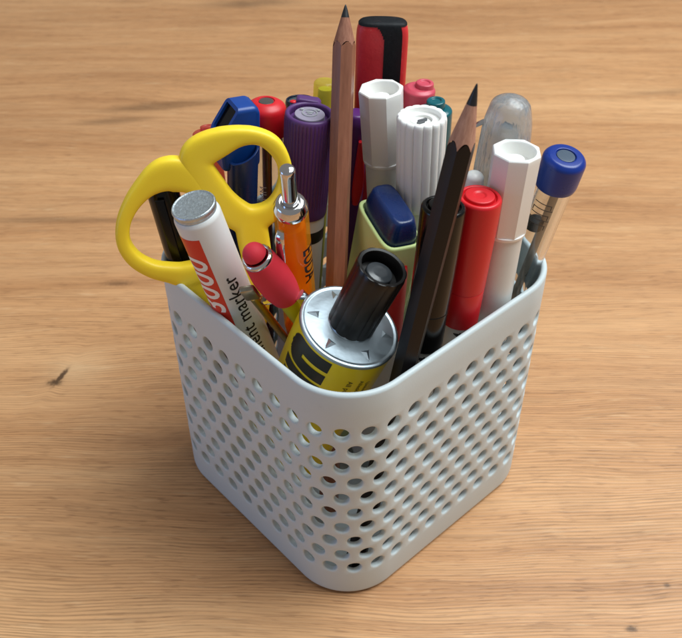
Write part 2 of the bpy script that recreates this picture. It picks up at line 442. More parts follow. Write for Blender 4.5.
# ------------------------------------------------------------------ shared materials
WHITE = mat('white_plastic', 'F3F3F0', .32, var=.02, sss=.08, dirt=.10, vscale=60)
WHITE_MATT = mat('white_barrel', 'DCDCD8', .38, var=.03, dirt=.12, vscale=60)
BLACK = mat('black_plastic', '080707', .20, var=.2, spec=.32)
BLACK_MATT = mat('black_matt', '0E0D0D', .5, var=.2)
CHROME = mat('chrome', 'D8D8DA', .10, 1.0, var=.04)
STEEL = mat('brushed_steel', 'B9BABB', .32, 1.0, var=.1, vscale=700)
ALU = mat('aluminium', 'B2C0C9', .40, 1.0, var=.05, bump=.12, bscale=500)
CLEAR = mat('clear_plastic', 'F2F6F8', .05, trans=1., ior=1.49, var=.01)
INK_BLACK = mat('black_print', '141416', .45)
INK_WHITE = mat('white_print', 'F0EDE8', .45)
RED = mat('red_plastic', 'D41A24', .38, var=.05, sss=.05, dirt=.05)

def barrel(root, prof, m, name='barrel', seg=48, mod=None):
    return G().lathe(prof, seg, mod).build(name, m, root)

# ------------------------------------------------------------------ pencils
def pencil(key, name, label, cat, m_body, m_cone, ext, lead_r=1.25, roll=0.):
    root, L, R = stand(key, name, label, cat, 'pencils standing point up', roll)
    Rc = R*1.06; mod = poly(6, .12)
    seg = 72; Lz = L+ext; k = Rc*1.02/(ext+1.3)
    g = G(); v = []; f = []
    zs = [0, 2, L*.5, L-12]
    for z in zs:
        for j in range(seg):
            t = 2*PI*j/seg; r = Rc*mod(t); v.append((r*math.cos(t), r*math.sin(t), z))
    for j in range(seg):
        t = 2*PI*j/seg; r = Rc*mod(t); wob = .18*math.sin(5*t+1)+.12*math.sin(11*t)
        v.append((r*math.cos(t), r*math.sin(t), Lz-r/k+wob))
    for a in range(len(zs)):
        for j in range(seg): f.append((a*seg+j, a*seg+(j+1) % seg, (a+1)*seg+(j+1) % seg, (a+1)*seg+j))
    f.append(tuple(reversed(range(seg))))
    g.add(v, f).build('barrel', m_body, root, 22)
    v = []; f = []; NQ = 8
    for q in range(NQ+1):
        for j in range(seg):
            t = 2*PI*j/seg; r0 = Rc*mod(t); z0 = Lz-r0/k
            r = (r0-.06)*(1-q/NQ)+lead_r*q/NQ; v.append((r*math.cos(t), r*math.sin(t), Lz-r/k-(.05 if q == 0 else 0)))
    for q in range(NQ):
        for j in range(seg): f.append((q*seg+j, q*seg+(j+1) % seg, (q+1)*seg+(j+1) % seg, (q+1)*seg+j))
    G().add(v, f).build('sharpened_cone', m_cone, root, 60)
    zl = Lz-lead_r/k
    G().lathe([(lead_r+.01, zl), (lead_r*.62, Lz-lead_r*.62/k), (.36, Lz-.42/k), (.2, Lz-.3/k), (0, Lz-.25/k)], 24).build('graphite_point', GRAPH, root, 60)
    return root
GRAPH = mat('graphite', '2A2A2C', .38, .2, var=.2, vscale=900)
RAW = wood_pencil_mat('raw_cedar', '976653', 'CB9C84', .8)
pencil('wood', 'pencil', 'unpainted reddish wood pencil, the tallest thing in the cup', 'pencil',
       wood_pencil_mat('cedar_barrel', '80503C', 'A36C54', .38, .6), wood_pencil_mat('cedar_cone', '7A4A38', 'AA765E', .8), 11.8, roll=.25)
pencil('dark', 'pencil', 'dark brown black lacquered pencil leaning in front of the black and red capped pens', 'pencil',
       mat('dark_lacquer', '140E0C', .38, var=.15, spec=.35), RAW, 17.1, 1.3, roll=.12)

# ------------------------------------------------------------------ purple ribbed marker
root, L, R = stand('purple', 'marker_pen', 'fat marker with ribbed purple cap and grey emblem disc on top', 'marker pen')
PURP = mat('purple_plastic', '583270', .46, var=.06, dirt=.04)
cl = 36.; NRIB = 40
def rib(t, z, i):
    return 1+.018*abs(math.cos(NRIB*t/2))**.6 if 2 < i < 40 else 1
pc = [(R*.80, L-cl)]+fil([(R*.93, L-cl), (R*.945, L-cl+.6), (R*.95, L-cl+3), (R*.955, L-cl+3.3)], 1)[1:]
def ribs2(t, z, i):
    return 1+(.034*abs(math.cos(NRIB*t/2))**.7 if L-cl+4 < z < L-1.6 else (.012 if z < L-1.5 and z > L-cl+3.2 else 0))
prof = [(R*.80, L-cl), (R*.925, L-cl), (R*.94, L-cl+.5), (R*.94, L-cl+3.4), (R*.925, L-cl+4.2), (R*.93, L-cl+6), (R*.945, L-cl+18), (R*.965, L-4), (R*.965, L-1.8), (R*.98, L-1.3), (R*.97, L-.5), (R*.92, L-.05), (R*.86, L), (R*.80, L-.25), (R*.78, L-.7), (R*.78, L-2.4), (0, L-2.4)]
cap = G().lathe(prof, NRIB*8, ribs2).build('cap', PURP, root, 50)
GREYL = mat('lilac_grey_plastic', 'A79FB4', .42, var=.08, vscale=500)
disc = G().lathe(fil([(0, L-2.4), (R*.60, L-2.4), (R*.60, L-.5, .3), (0, L-.35)]), 48).build('emblem_disc', GREYL, cap)
g = G()
g.lathe(fil([(2.5, L-.5), (2.5, L-.1, .1), (2.1, L-.1, .1), (2.1, L-.5)], 2), 36)
g.box((0, .5, L-.25), (2.4, .7, .5), .12); g.box((0, -.6, L-.25), (1.5, .6, .5), .12)
for sx in (-1, 1): g.box((sx*2.5, 2.0, L-.2), (1.3, 1.0, .6), .2)
g.build('emblem', mat('silver_print', 'C9CDD2', .3, .4), disc)
G().prism([(-4.6, L-30), (3.4, L-30), (3.4, L-.6), (2.4, L+.3), (-3.8, L+.9), (-4.6, L+.2)], R*.84, R*1.32, .5).build('clip', PURP, cap)
barrel(root, fil([(0, 0), (R*.70, 0, 1), (R*.88, 4, 1), (R*.88, L-cl+2), (0, L-cl+2)]), WHITE_MATT)
G().lathe([(R*.885, L-cl-9.5), (R*.89, L-cl-9.4), (R*.89, L-cl-5), (R*.885, L-cl-4.9)], 48).build('printed_band', INK_BLACK, root)

# ------------------------------------------------------------------ octagonal white pens
def octagon_pen(key, name, label, cl, roll):
    root, L, R = stand(key, name, label, 'felt pen', 'felt pens with white octagonal caps', roll)
    mod = poly(8, .04); wall = R*.80
    def m8(t, z, i): return mod(t) if i < 8 else 1
    Rc = R*1.04
    prof = [(Rc*.78, L-cl), (Rc*.90, L-cl), (Rc*.915, L-cl+.35), (Rc*.955, L-2), (Rc*.965, L-.9), (Rc*.955, L-.35), (Rc*.92, L-.06), (Rc*.88, L), (Rc*.76, L-.1), (Rc*.73, L-.4), (Rc*.71, L-1.2), (Rc*.67, L-3.9), (Rc*.61, L-4.4), (Rc*.42, L-4.4), (Rc*.38, L-4.0), (Rc*.34, L-2.6), (Rc*.24, L-2.2), (0, L-2.1)]
    G().lathe(prof, 96, m8).build('cap', WHITE, root, 24)
    G().lathe(fil([(R*.70, L-cl-1.1), (R*.91, L-cl-1.2, .2), (R*.94, L-cl-.05, .2), (R*.7, L-cl+.2)], 2), 64).build('collar', WHITE, root)
    barrel(root, fil([(0, 0), (R*.5, 0, 1), (R*.80, 6, 2), (R*.845, 22, 2), (R*.84, L-cl+.5), (0, L-cl+.5)]), WHITE_MATT)
    return root
octagon_pen('oct1', 'felt_pen', 'white felt pen with hollow octagonal cap in front of the red and black handle', 24.3, .2)
octagon_pen('oct2', 'felt_pen', 'white felt pen with hollow octagonal cap between red cap and blue ended clear pen', 25.6, .33)

# ------------------------------------------------------------------ fluted white pen
root, L, R = stand('flute', 'felt_pen', 'white felt pen with fluted round cap left of the dark pencil tip', 'felt pen')
cl = 31.; NF = 16
def fl(t, z, i):
    if i > 9: return 1
    a = abs(math.sin(NF*t/2)); return .93+.07*a**.5
prof = [(R*.75, L-cl), (R*.96, L-cl), (R*.97, L-cl+.4), (R*.98, L-cl+4), (R*.99, L-10), (R, L-2.2), (R, L-1.2), (R*.985, L-.5), (R*.95, L-.12), (R*.9, L), (R*.80, L-.05), (R*.755, L-.3), (R*.74, L-1.6), (R*.70, L-1.9), (R*.50, L-1.9), (R*.47, L-1.7), (R*.46, L-1.5), (R*.44, L-1.35), (R*.41, L-1.5), (R*.40, L-2.3), (0, L-2.3)]
G().lathe(prof, NF*12, fl).build('cap', WHITE, root, 40)
g = G(); g.box((.2, .3, L-1.9), (3.2, .9, .9), .2, Matrix.Rotation(.5, 3, 'Z')); g.box((-.3, -.8, L-2.0), (2.6, .8, .7), .2, Matrix.Rotation(.5, 3, 'Z'))
g.build('cap_insert', mat('grey_insert', '5C5F63', .35), root)
barrel(root, fil([(0, 0), (R*.5, 0, 1), (R*.86, 5, 2), (R*.88, L-cl+1), (0, L-cl+1)]), WHITE_MATT)

# ------------------------------------------------------------------ red and black handled screwdriver
root, L, R = stand('screw', 'screwdriver', 'screwdriver with worn red and black handle at the back', 'screwdriver')
def worn(name, col, wear, rough):
    m = mat(name, col, rough, var=.12, vscale=220, bump=.3, bscale=700)
    nt = m.node_tree; p = nt.nodes['Principled BSDF']; src = p.inputs['Base Color'].links[0].from_socket
    tc = nt.nodes.new('ShaderNodeTexCoord'); n = nt.nodes.new('ShaderNodeTexNoise'); n.inputs['Scale'].default_value = 420; n.inputs['Detail'].default_value = 9; n.inputs['Roughness'].default_value = .75
    nt.links.new(tc.outputs['Object'], n.inputs['Vector'])
    r = nt.nodes.new('ShaderNodeValToRGB'); r.color_ramp.elements[0].position = .60; r.color_ramp.elements[1].position = .68
    nt.links.new(n.outputs['Fac'], r.inputs['Fac']); mx = nt.nodes.new('ShaderNodeMix'); mx.data_type = 'RGBA'
    nt.links.new(src, mx.inputs['A']); mx.inputs['B'].default_value = lin(wear); nt.links.new(r.outputs['Color'], mx.inputs['Factor']); nt.links.new(mx.outputs['Result'], p.inputs['Base Color'])
    return m
HRED = worn('handle_red', 'D62C34', 'D8655C', .45); HBLK = worn('handle_black', '1C2026', '4A3A3C', .55)
a2, b2 = R*1.02, R*.46
def rr(t, a, b, n=3.2):
    return 1/((abs(math.cos(t)/a)**n+abs(math.sin(t)/b)**n)**(1/n))
HL = 88.; seg = 384
dome = [(1.0, -9.), (1.0, -6.0), (.993, -4.8), (.985, -3.8), (.972, -3.0), (.955, -2.3), (.93, -1.7), (.90, -1.15), (.86, -.7), (.8, -.35), (.7, -.1), (.5, .05), (0, .1)]
rows = [(.55, -HL), (.80, -HL+1.), (.9, -HL+6), (.93, -HL+20), (.98, -HL+40), (1.0, -40), (1., -20), (1., -13)]+dome
def htheta(j): return 2*PI*j/seg
def is_black(j, i):
    t = htheta(j+.5); z = (rows[i][1]+rows[min(i+1, len(rows)-1)][1])/2
    X = rr(t, a2, b2)*math.cos(t)/a2; wob = 0
    if z > -1.0: return True
    if z > -5 and -.3 < X < .74 and z > -1.3-4.2*max(0, (X+.3)/.36)**2.5: return True
    return .06+wob < X < .74+wob
gr, gb = G(), G(); vr, vb = [], []
for (k, dz) in rows:
    for j in range(seg):
        t = htheta(j); q = rr(t, a2, b2)*max(k, .001)
        vr.append((q*math.cos(t), q*math.sin(t), L+dz)); q2 = q+(.22 if k else 0); vb.append((q2*math.cos(t), q2*math.sin(t), L+dz+(.18 if dz > -4 else 0)))
fr, fb = [], []
for i in range(len(rows)-1):
    for j in range(seg):
        q = (i*seg+j, i*seg+(j+1) % seg, (i+1)*seg+(j+1) % seg, (i+1)*seg+j); fr.append(q)
        if is_black(j, i) and i > 2: fb.append(q)
# the inlay gets its own edge thickness
bm = bmesh.new(); vv = [bm.verts.new(p) for p in vb]
for q in fb:
    try: bm.faces.new([vv[k] for k in q])
    except ValueError: pass
bmesh.ops.delete(bm, geom=[v for v in bm.verts if not v.link_faces], context='VERTS')
ext = bmesh.ops.extrude_face_region(bm, geom=bm.faces[:])
for e in ext['geom']:
    if isinstance(e, bmesh.types.BMVert): e.co += Vector((e.co.x*.0, e.co.y*.0, 0))
G().bm(bm).build('grip_inlay', HBLK, root, 50)
gr.add(vr, fr).build('handle', HRED, root, 50)
G().lathe(fil([(0, 0), (1.2, 0), (3, 6, 1), (3, L-HL+1), (0, L-HL+1)]), 24).build('shaft', STEEL, root)

# ------------------------------------------------------------------ small caps at the back
def nub_cap(key, name, label, m, nub, cl, m_b, nub_off=(0, 0), extra=None, cat='felt pen'):
    root, L, R = stand(key, name, label, cat, 'coloured pens at the back of the cup')
    G().lathe(fil([(R*.8, L-cl), (R*.97, L-cl, .2), (R, L-.8-nub, .6), (R*.72, L-nub, .3), (R*.3, L-nub, .1), (0, L-nub)]), 48).build('cap', m, root)
    if nub: G().lathe(fil([(0, L-nub-.3), (R*.58, L-nub-.3), (R*.55, L-.2, .4), (R*.34, L, .3), (R*.28, L-.5, .2), (0, L-.5)]), 36, off=nub_off).build('cap_nub', m, root)
    barrel(root, fil([(0, 0), (R*.4, 0, .6), (R*.82, 6, 1), (R*.88, L-cl+1), (0, L-cl+1)]), m_b)
    return root, L, R
TEAL = mat('teal_plastic', '075A63', .22, var=.05)
PINK = mat('pink_plastic', 'E0566B', .35, trans=.25, var=.06, sss=.3)
ROSE = thin('translucent_rose', 'F8C0B4', 'E07A70', .50, .25)
YELT = thin('translucent_yellow', 'FAF7B0', 'E8E27A', .40, .2)
nub_cap('teal', 'felt_pen', 'glossy teal capped pen behind the fluted white cap', TEAL, 2.6, 30, TEAL, (0, .3))
nub_cap('pinkR', 'felt_pen', 'pink capped pen beside the red and black handle', PINK, 1.6, 30, PINK, (1.6, .3))
nub_cap('pinkL', 'felt_pen', 'translucent rose capped pen at the far left behind the scissors', ROSE, 1.4, 32, ROSE, (.9, .2))
root, L, R = nub_cap('yellowcap', 'felt_pen', 'translucent yellow green capped pen behind the wood pencil', YELT, 0, 34, mat('lime_barrel', 'B9BE30', .35), (0, 0))
G().lathe([(0, L-10), (R*.6, L-10), (R*.6, L-3), (0, L-2.6)], 24).build('inner_plug', mat('pale_yellow', 'DBD86A', .4), root)

root, L, R = stand('darkring', 'ballpoint_pen', 'navy ringed pen with glassy grey top and red spot behind the purple cap', 'ballpoint pen')
NAVY = mat('navy_plastic', '0E1C33', .2, var=.1)
cap = G().lathe(fil([(R*.8, L-26), (R*.98, L-26, .3), (R, L-1.0, .5), (R*.93, L, .3), (R*.84, L-.1, .1), (R*.82, L-.9, .1), (0, L-.9)]), 48).build('cap', NAVY, root)
G().lathe(fil([(0, L-.88), (R*.80, L-.88), (R*.80, L-.5, .2), (0, L-.35)]), 36).build('end_disc', mat('smoky_disc', '4A5A62', .12, trans=.3), cap)
G().lathe(fil([(0, L-.6), (1.2, L-.6), (1.15, L+.3, .5), (0, L+.45)]), 24, off=(-2.2, -2.4)).build('spot', RED, cap)
barrel(root, fil([(0, 0), (R*.3, 0), (R*.8, 8, 2), (R*.85, L-25), (0, L-25)]), NAVY)

root, L, R = stand('reddome', 'ballpoint_pen', 'clear pen with red domed end cap and grey oval inset', 'ballpoint pen')
cap = G().lathe(fil([(R*.7, L-11.5), (R*.98, L-11.5, .3), (R, L-5, .6), (R*.97, L-1.8, 1.4), (R*.6, L-.3, .6), (R*.42, L-.1, .1), (R*.40, L-.5, .1), (0, L-.6)]), 56).build('end_cap', RED, root)
G().lathe(fil([(0, L-.55), (R*.37, L-.55), (R*.36, L-.25, .1), (0, L-.2)]), 32).build('inset', mat('dark_inset', '5A5450', .3, .3), cap)
G().lathe(fil([(R*.66, 14), (R*.84, 14), (R*.84, L-10.5), (R*.66, L-10.5), (R*.66, 14)]), 48).build('barrel', CLEAR, root)
G().lathe(fil([(0, 8), (1.6, 8), (1.6, L-14), (0, L-14)]), 20).build('refill', mat('refill_red', '6A3A3C', .4), root)
G().lathe(fil([(0, 0), (.6, 0), (R*.84, 13.9), (R*.5, 14), (0, 14)]), 32).build('tip', RED, root)
wrap_text('1.0 MM', 3.4, R*.84, L-34, math.radians(-100), -1).build('lettering', INK_WHITE, root)

# ------------------------------------------------------------------ blue clip pen
root, L, R = stand('blueclip', 'highlighter', 'blue pen with slanted open clip behind the right scissor loop', 'pen', roll=.5)
BLUE = mat('blue_plastic', '0C3F8E', .36, var=.06, dirt=.05)
DNAVY = mat('dark_navy_plastic', '152C5C', .28, var=.1)
out = [(-3.2, L+2.2), (2.6, L+2.2), (4.0, L+.4), (4.5, L-19), (-8.2, L-19), (-9.3, L-7.4)]
bm = bmesh.new(); y0, y1 = -4.6, 4.6
a = [bm.verts.new((x, y0, z)) for x, z in out]; b = [bm.verts.new((x, y1, z)) for x, z in out]; n = len(out)
bm.faces.new(a); bm.faces.new(list(reversed(b))); slot = None
for i in range(n):
    fc = bm.faces.new((a[(i+1) % n], a[i], b[i], b[(i+1) % n]))
    if i == n-1: slot = fc
bmesh.ops.recalc_face_normals(bm, faces=bm.faces)
bmesh.ops.bevel(bm, geom=[e for e in bm.edges if e not in slot.edges], offset=1.5, segments=4, affect='EDGES', profile=.5)
bm.faces.ensure_lookup_table()
slot = max((f for f in bm.faces if f.normal.x < -.5 and f.normal.z > .3), key=lambda f: f.calc_area())
bmesh.ops.inset_region(bm, faces=[slot], thickness=1.2); nn = slot.normal.copy()
ret = bmesh.ops.extrude_discrete_faces(bm, faces=[slot]); fcs = ret['faces'][0]
bmesh.ops.translate(bm, verts=fcs.verts, vec=-nn*1.1)
sc_co = [v.co.copy()+nn*.15 for v in fcs.verts]
hood = G().bm(bm).build('clip_hood', BLUE, root, 30)
G().add([c[:] for c in sc_co], [tuple(range(len(sc_co)))]).build('slot', BLACK, hood)
g = G(); g.lathe(fil([(R*.95, L-60), (R*1.02, L-60, .2), (R*1.02, L-13, .2), (R*.86, L-13, .2), (R*.86, L-30), (0, L-30)]), 48, off=(-1.6, -3.9), zmod=lambda t, z, X, Y: X*.55 if z > L-20 else 0)
g.build('clip_sleeve', DNAVY, root, 40)
barrel(root, fil([(0, 0), (R*.4, 0, 1), (R*.9, 8, 2), (R*.95, L-12), (0, L-12)]), DNAVY)

# ------------------------------------------------------------------ black pen in the left loop
root, L, R = stand('black', 'marker_pen', 'plain black pen seen through the left scissor loop', 'marker pen')
G().lathe(fil([(R*.7, L-52), (R, L-52, .3), (R*1.02, L-4, 1), (R*.9, L, 1.2), (R*.5, L, .2), (R*.45, L-.8), (0, L-.8)]), 48).build('cap', BLACK, root)
barrel(root, fil([(0, 0), (R*.4, 0, 1), (R*.85, 8, 2), (R*.9, L-51), (0, L-51)]), BLACK)
G().box((0, -R-1.1, L-22), (3.0, 1.0, 38), .4).build('clip', BLACK, root)

# ------------------------------------------------------------------ permanent marker
root, L, R = stand('marker', 'marker_pen', 'white permanent marker with red 3000 label and metal end', 'marker pen')
MBODY = mat('marker_paint', 'DFE2E2', .30, var=.02, dirt=.06, vscale=80)
barrel(root, fil([(0, 30), (R, 30, .4), (R, L-3.6, .5), (R*.93, L-2.6, .3), (R*.92, L-2.6), (0, L-2.6)]), MBODY, seg=72)
end = G().lathe(fil([(R*.6, L-2.7), (R*.90, L-2.6, .1), (R*.88, L-2.0, .1), (R*.93, L-1.6, .2), (R*.95, L-.5, .3), (R*.90, L, .2), (R*.82, L-.25, .15), (0, L-.3)]), 64).build('metal_end', mat('dull_metal', 'C6D2DA', .45, 1.0, var=.25, vscale=1500, bump=.3, bscale=2600), root)
wrap_patch(R, L-62, L-7.5, math.radians(-176), math.radians(-90)).build('red_label', mat('label_red', 'D8321E', .42, var=.04), root)
d3 = wrap_text('3000', 11.0, R, L-25.8, math.radians(-126), -1, .16, .09, .98).build('label_digits', INK_WHITE, root)
wrap_text('permanent marker', 6.4, R, L-48, math.radians(-58), -1, .05, .06, .95).build('lettering', INK_BLACK, root)
G().lathe(fil([(0, 0), (R*.8, 0, 1), (R*.95, 28, .5), (R*.95, 30.2), (0, 30.2)]), 48).build('cap', RED, root)

# ------------------------------------------------------------------ red topped ballpoint
root, L, R = stand('redpen', 'ballpoint_pen', 'yellow bodied pen with red rubber sleeve and red ball top', 'ballpoint pen')
RUB = mat('red_rubber', 'D42A3C', .68, var=.06, bump=.1, bscale=3000, sss=.05)
G().lathe([(0, L+1), (R*.60, L+1)]+[(R*.66*math.cos(a*PI/2/9), L+1.4+3.6*math.sin(a*PI/2/9)) for a in range(10)][:-1]+[(0, L+5.0)], 40).build('push_button', RUB, root, 60)
G().lathe(fil([(R*.55, L-.8), (R*.86, L-.8, .15), (R*.86, L+.1, .15), (R*.76, L+.7, .2), (R*.66, L+.6)]), 48).build('metal_ring', CHROME, root)
sl = 21.
G().lathe(fil([(R*.6, L-sl), (R*.84, L-sl, 1.2), (R*1.02, L-sl*.78, 3), (R*1.07, L-sl*.45, 3), (R*1.0, L-6, 3), (R*.87, L-.8, .3), (R*.5, L-.8)], 6), 48).build('rubber_sleeve', RUB, root, 60)
barrel(root, fil([(0, 0), (.6, 0), (R*.6, 12, 3), (R*.66, L-sl+1), (0, L-sl+1)]), mat('yellow_barrel', 'C2B51C', .28, var=.08))
G().tube([(R*.75, -1.6, L-sl-26), (R*.95, -2, L-sl-14), (R*1.05, -2, L-sl-4), (R*.9, -2, L-sl+1.5)], lambda i: (1.9, .8), 12, flat=(.75, -.65, 0)).build('clip', CHROME, root)

# ------------------------------------------------------------------ thin brass strip
root, L, R = stand('gold', 'compass_arm', 'thin tarnished brass rod with flattened end lying against the permanent marker', 'metal rod')
BRASS = mat('tarnished_brass', 'C2AE74', .30, 1.0, var=.25, vscale=600)
G().lathe(fil([(0, 0), (.3, 0), (R*.9, 10, 1), (R*1.0, L-6, .5), (0, L-5.5)]), 20).build('rod', BRASS, root)
G().box((0, 0, L-3), (4.6, 2.2, 7.5), .8).build('flattened_end', mat('tarnished_steel', 'A8A290', .32, 1.0, var=.25, vscale=600), root)
G().box((3.6, .6, L-11), (5.0, 3.0, 3.4), .9).build('joint_block', CLEAR, root)

# ------------------------------------------------------------------ orange retractable pen
root, L, R = stand('orange', 'ballpoint_pen', 'see-through orange push button pen with chrome top', 'ballpoint pen')
ORT = thin('orange_clear', 'FFE8B8', 'FFC23A', .28, .08)
ORC = thin('orange_core', 'FFE0A0', 'FFC84A', .88, .35)
G().lathe(fil([(0, L-16), (2.15, L-16), (2.15, L-2.2, .5), (2.05, L-.2, 1.4), (0, L)], 6), 32).build('push_button', CHROME, root, 60)
G().lathe(fil([(1.5, L-18.4), (R*.98, L-18.4, .2), (R*1.02, L-16.6, .6), (R*.84, L-14.4, .8), (R*.62, L-13.9, .2), (2.2, L-14.2)], 5), 44).build('collar', CHROME, root)
def rb(z): 
    q = (L-18.4-z)/60; return R*(1.0+.16*min(1, max(0, q)))
G().lathe([(R*.76, L-80), (rb(L-80), L-80), (rb(L-60), L-60), (rb(L-40), L-40), (rb(L-19), L-18.4), (R*.80, L-18.4), (R*.82, L-40), (R*.9, L-60), (R*.76, L-80)], 48).build('barrel', ORT, root)
G().lathe(fil([(0, L-78), (R*.76, L-78), (R*.74, L-27, .3), (R*.78, L-26.6, .2), (R*.74, L-24.4, .2), (R*.5, L-24, .2), (R*.5, L-18), (0, L-18)]), 32).build('inner_sleeve', ORC, root)
G().lathe(fil([(0, 0), (.5, 0), (R*.55, 9), (R*1.12, L-80.1, 1), (0, L-80)]), 40).build('grip', mat('orange_grip', 'E0700C', .5), root)
g = G(); P = []
g.tube([(-3.0, -R*.75, L-23.0), (-3.3, -R*1.02, L-24.2), (-3.4, -R*1.18, L-28), (-3.4, -R*1.24, L-36), (-3.3, -R*1.22, L-46), (-3.2, -R*1.05, L-52)], lambda i: [(1.2, .6), (1.5, .6), (1.5, .6), (1.4, .55), (1.2, .5), (1.1, .6)][i], 14, flat=(-.5, -.86, 0))
g.build('clip', CHROME, root, 60)
wrap_text('EUDA', 6.4, R, L-40.5, math.radians(-33), 1, .14, .05, 1.0, rz=rb).build('lettering', INK_BLACK, root)

# ------------------------------------------------------------------ glue tube
root, L, R = stand('tube', 'glue_tube', 'yellow glue tube with silver shoulder and black fluted screw cap', 'glue tube', roll=0.)
YEL = mat('tube_yellow', 'FFDA08', .36, var=.06, vscale=120, coat=.2)
Rt = R*.985
def tube_r(t, z):
    k = max(0, min(1, (L-6-z)/(L-6))); k = k*k*(3-2*k)
    a = Rt*(1+.10*k); b = Rt*(1-.86*k); th = t+math.radians(47.5)
    return 1/math.sqrt((math.cos(th)/a)**2+(math.sin(th)/b)**2)
g = G(); v = []; f = []; seg = 96; zs = [0, 4, 10, 18, 26, 34, 42, 50, 57, 62, L-6, L-1.2]
zs = [z*(L-1.2)/zs[-1] for z in zs]
for z in zs:
    for j in range(seg):
        t = 2*PI*j/seg; r = tube_r(t, z)*(1+.006*math.sin(3*t+z*.2)*max(0, min(1, (L-8-z)/30))); v.append((r*math.cos(t), r*math.sin(t), z))
for i in range(len(zs)-1):
    for j in range(seg): f.append((i*seg+j, i*seg+(j+1) % seg, (i+1)*seg+(j+1) % seg, (i+1)*seg+j))
f.append(tuple(reversed(range(seg))))
g.add(v, f).build('tube_body', YEL, root, 50)
sh = G().lathe(fil([(Rt-.2, L-1.4), (Rt+.22, L-1.3, .2), (Rt+.25, L-.3, .25), (Rt-.5, L, .2), (Rt-1.2, L-.25, .2), (Rt*.7, L+.35, 1), (Rt*.5, L+.7, .3), (Rt*.46, L+.8), (Rt*.40, L+3), (0, L+3)], 3), 96).build('shoulder', ALU, root)
for k in range(6):
    a = math.radians(-90+28+60*k); q = Rt*.75; zz = L+.35
    bm = bmesh.new(); e = (Vector((math.cos(a), math.sin(a), 0)), Vector((-math.sin(a), math.cos(a), 0)))
    base = Vector((q*math.cos(a), q*math.sin(a), zz))
    vs3 = [bm.verts.new(base+e[0]*p[0]+e[1]*p[1]+Vector((0, 0, p[2]))) for p in ((-1.8, -1.9, -.1), (-1.8, 1.9, -.1), (2.0, 0, -.35), (-.5, 0, .55))]
    for q3 in ((0, 2, 3), (2, 1, 3), (1, 0, 3)): bm.faces.new([vs3[i] for i in q3])
    G().bm(bm).build('embossed_triangle', ALU, sh, 10)
CB = mat('cap_black', '0C0908', .36, var=.15, spec=.4)
NF2 = 12; cr = 7.1
def fl2(t, z, i):
    return (.96+.04*abs(math.cos(NF2*t/2))**.8) if i < 7 else 1
ch = 25.5
cap = G().lathe([(cr*.7, L+1.0), (cr*.97, L+1.0), (cr, L+1.5), (cr*1.01, L+8), (cr*1.04, L+ch-2), (cr*1.04, L+ch-.7), (cr*1.01, L+ch-.1), (cr*.97, L+ch), (cr*.86, L+ch-.15), (cr*.82, L+ch-.6), (cr*.80, L+ch-4.2), (cr*.5, L+ch-4.4), (0, L+ch-4.4)], NF2*12, fl2).build('screw_cap', CB, root, 30)
G().lathe(fil([(0, L+ch-4.4), (cr*.56, L+ch-4.4), (cr*.54, L+ch-2.2, .4), (cr*.3, L+ch-1.9, .3), (0, L+ch-2.0)]), 36).build('cap_plug', mat('plug_grey', '3E4246', .22, var=.3, vscale=400), cap)
# printed letters of the label, wrapped on the flattening tube: stroke by stroke
def on_tube(u, z, off=.07):
    """u: millimetres round the tube from the front (to the right), z: down from the shoulder"""
    t = -PI/2+u/Rt; zz = L-z; r = tube_r(t, zz)+off
    return (r*math.cos(t), r*math.sin(t), zz)
def strokes(name, rects, m):
    g = G()
    for (u0, u1, z0, z1) in rects:
        nu = max(1, int(abs(u1-u0)/.8)); nz = max(1, int(abs(z1-z0)/2)); v = []; f = []
        for i in range(nz+1):
            for j in range(nu+1): v.append(on_tube(u0+(u1-u0)*j/nu, z0+(z1-z0)*i/nz))
        for i in range(nz):
            for j in range(nu): a = i*(nu+1)+j; f.append((a, a+nu+1, a+nu+2, a+1))
        g.add(v, f)
    return g.build(name, m, root, 60)
TB = mat('tube_print', '171310', .35)
def letter_U(z):
    out = [(-15.5, -4, z, z+4.5), (-15.5, -4, z+6.0, z+10.5), (-15.5, -13.2, z+4.5, z+6.0)]
    for k in range(10):
        u = -20+.45*k; q = 4.5-math.sqrt(max(0, 4.5**2-(4.5-.45*k)**2)); out.append((u, u+.45, z+q, z+10.5-q))
    return out
def letter_H(z): return [(-20, -4, z, z+4.5), (-20, -4, z+6.0, z+10.5), (-14.2, -9.8, z+4.5, z+6.0)]
strokes('lettering', letter_U(2.2)+letter_H(13.9)+letter_U(25.6), TB)
for (u, z, s, body) in ((3.5, 13, 2.3, 'All purpose'), (7.2, 12, 2.0, 'Alleskleber'), (9.8, 12.5, 2.0, 'Universal')):
    bm = text_geo(body, s, .02)
    for w in bm.verts: w.co = Vector(on_tube(u+w.co.y, z+w.co.x, .06))
    G().bm(bm).build('small_lettering', mat('brown_print', '4A3A10', .4), root)

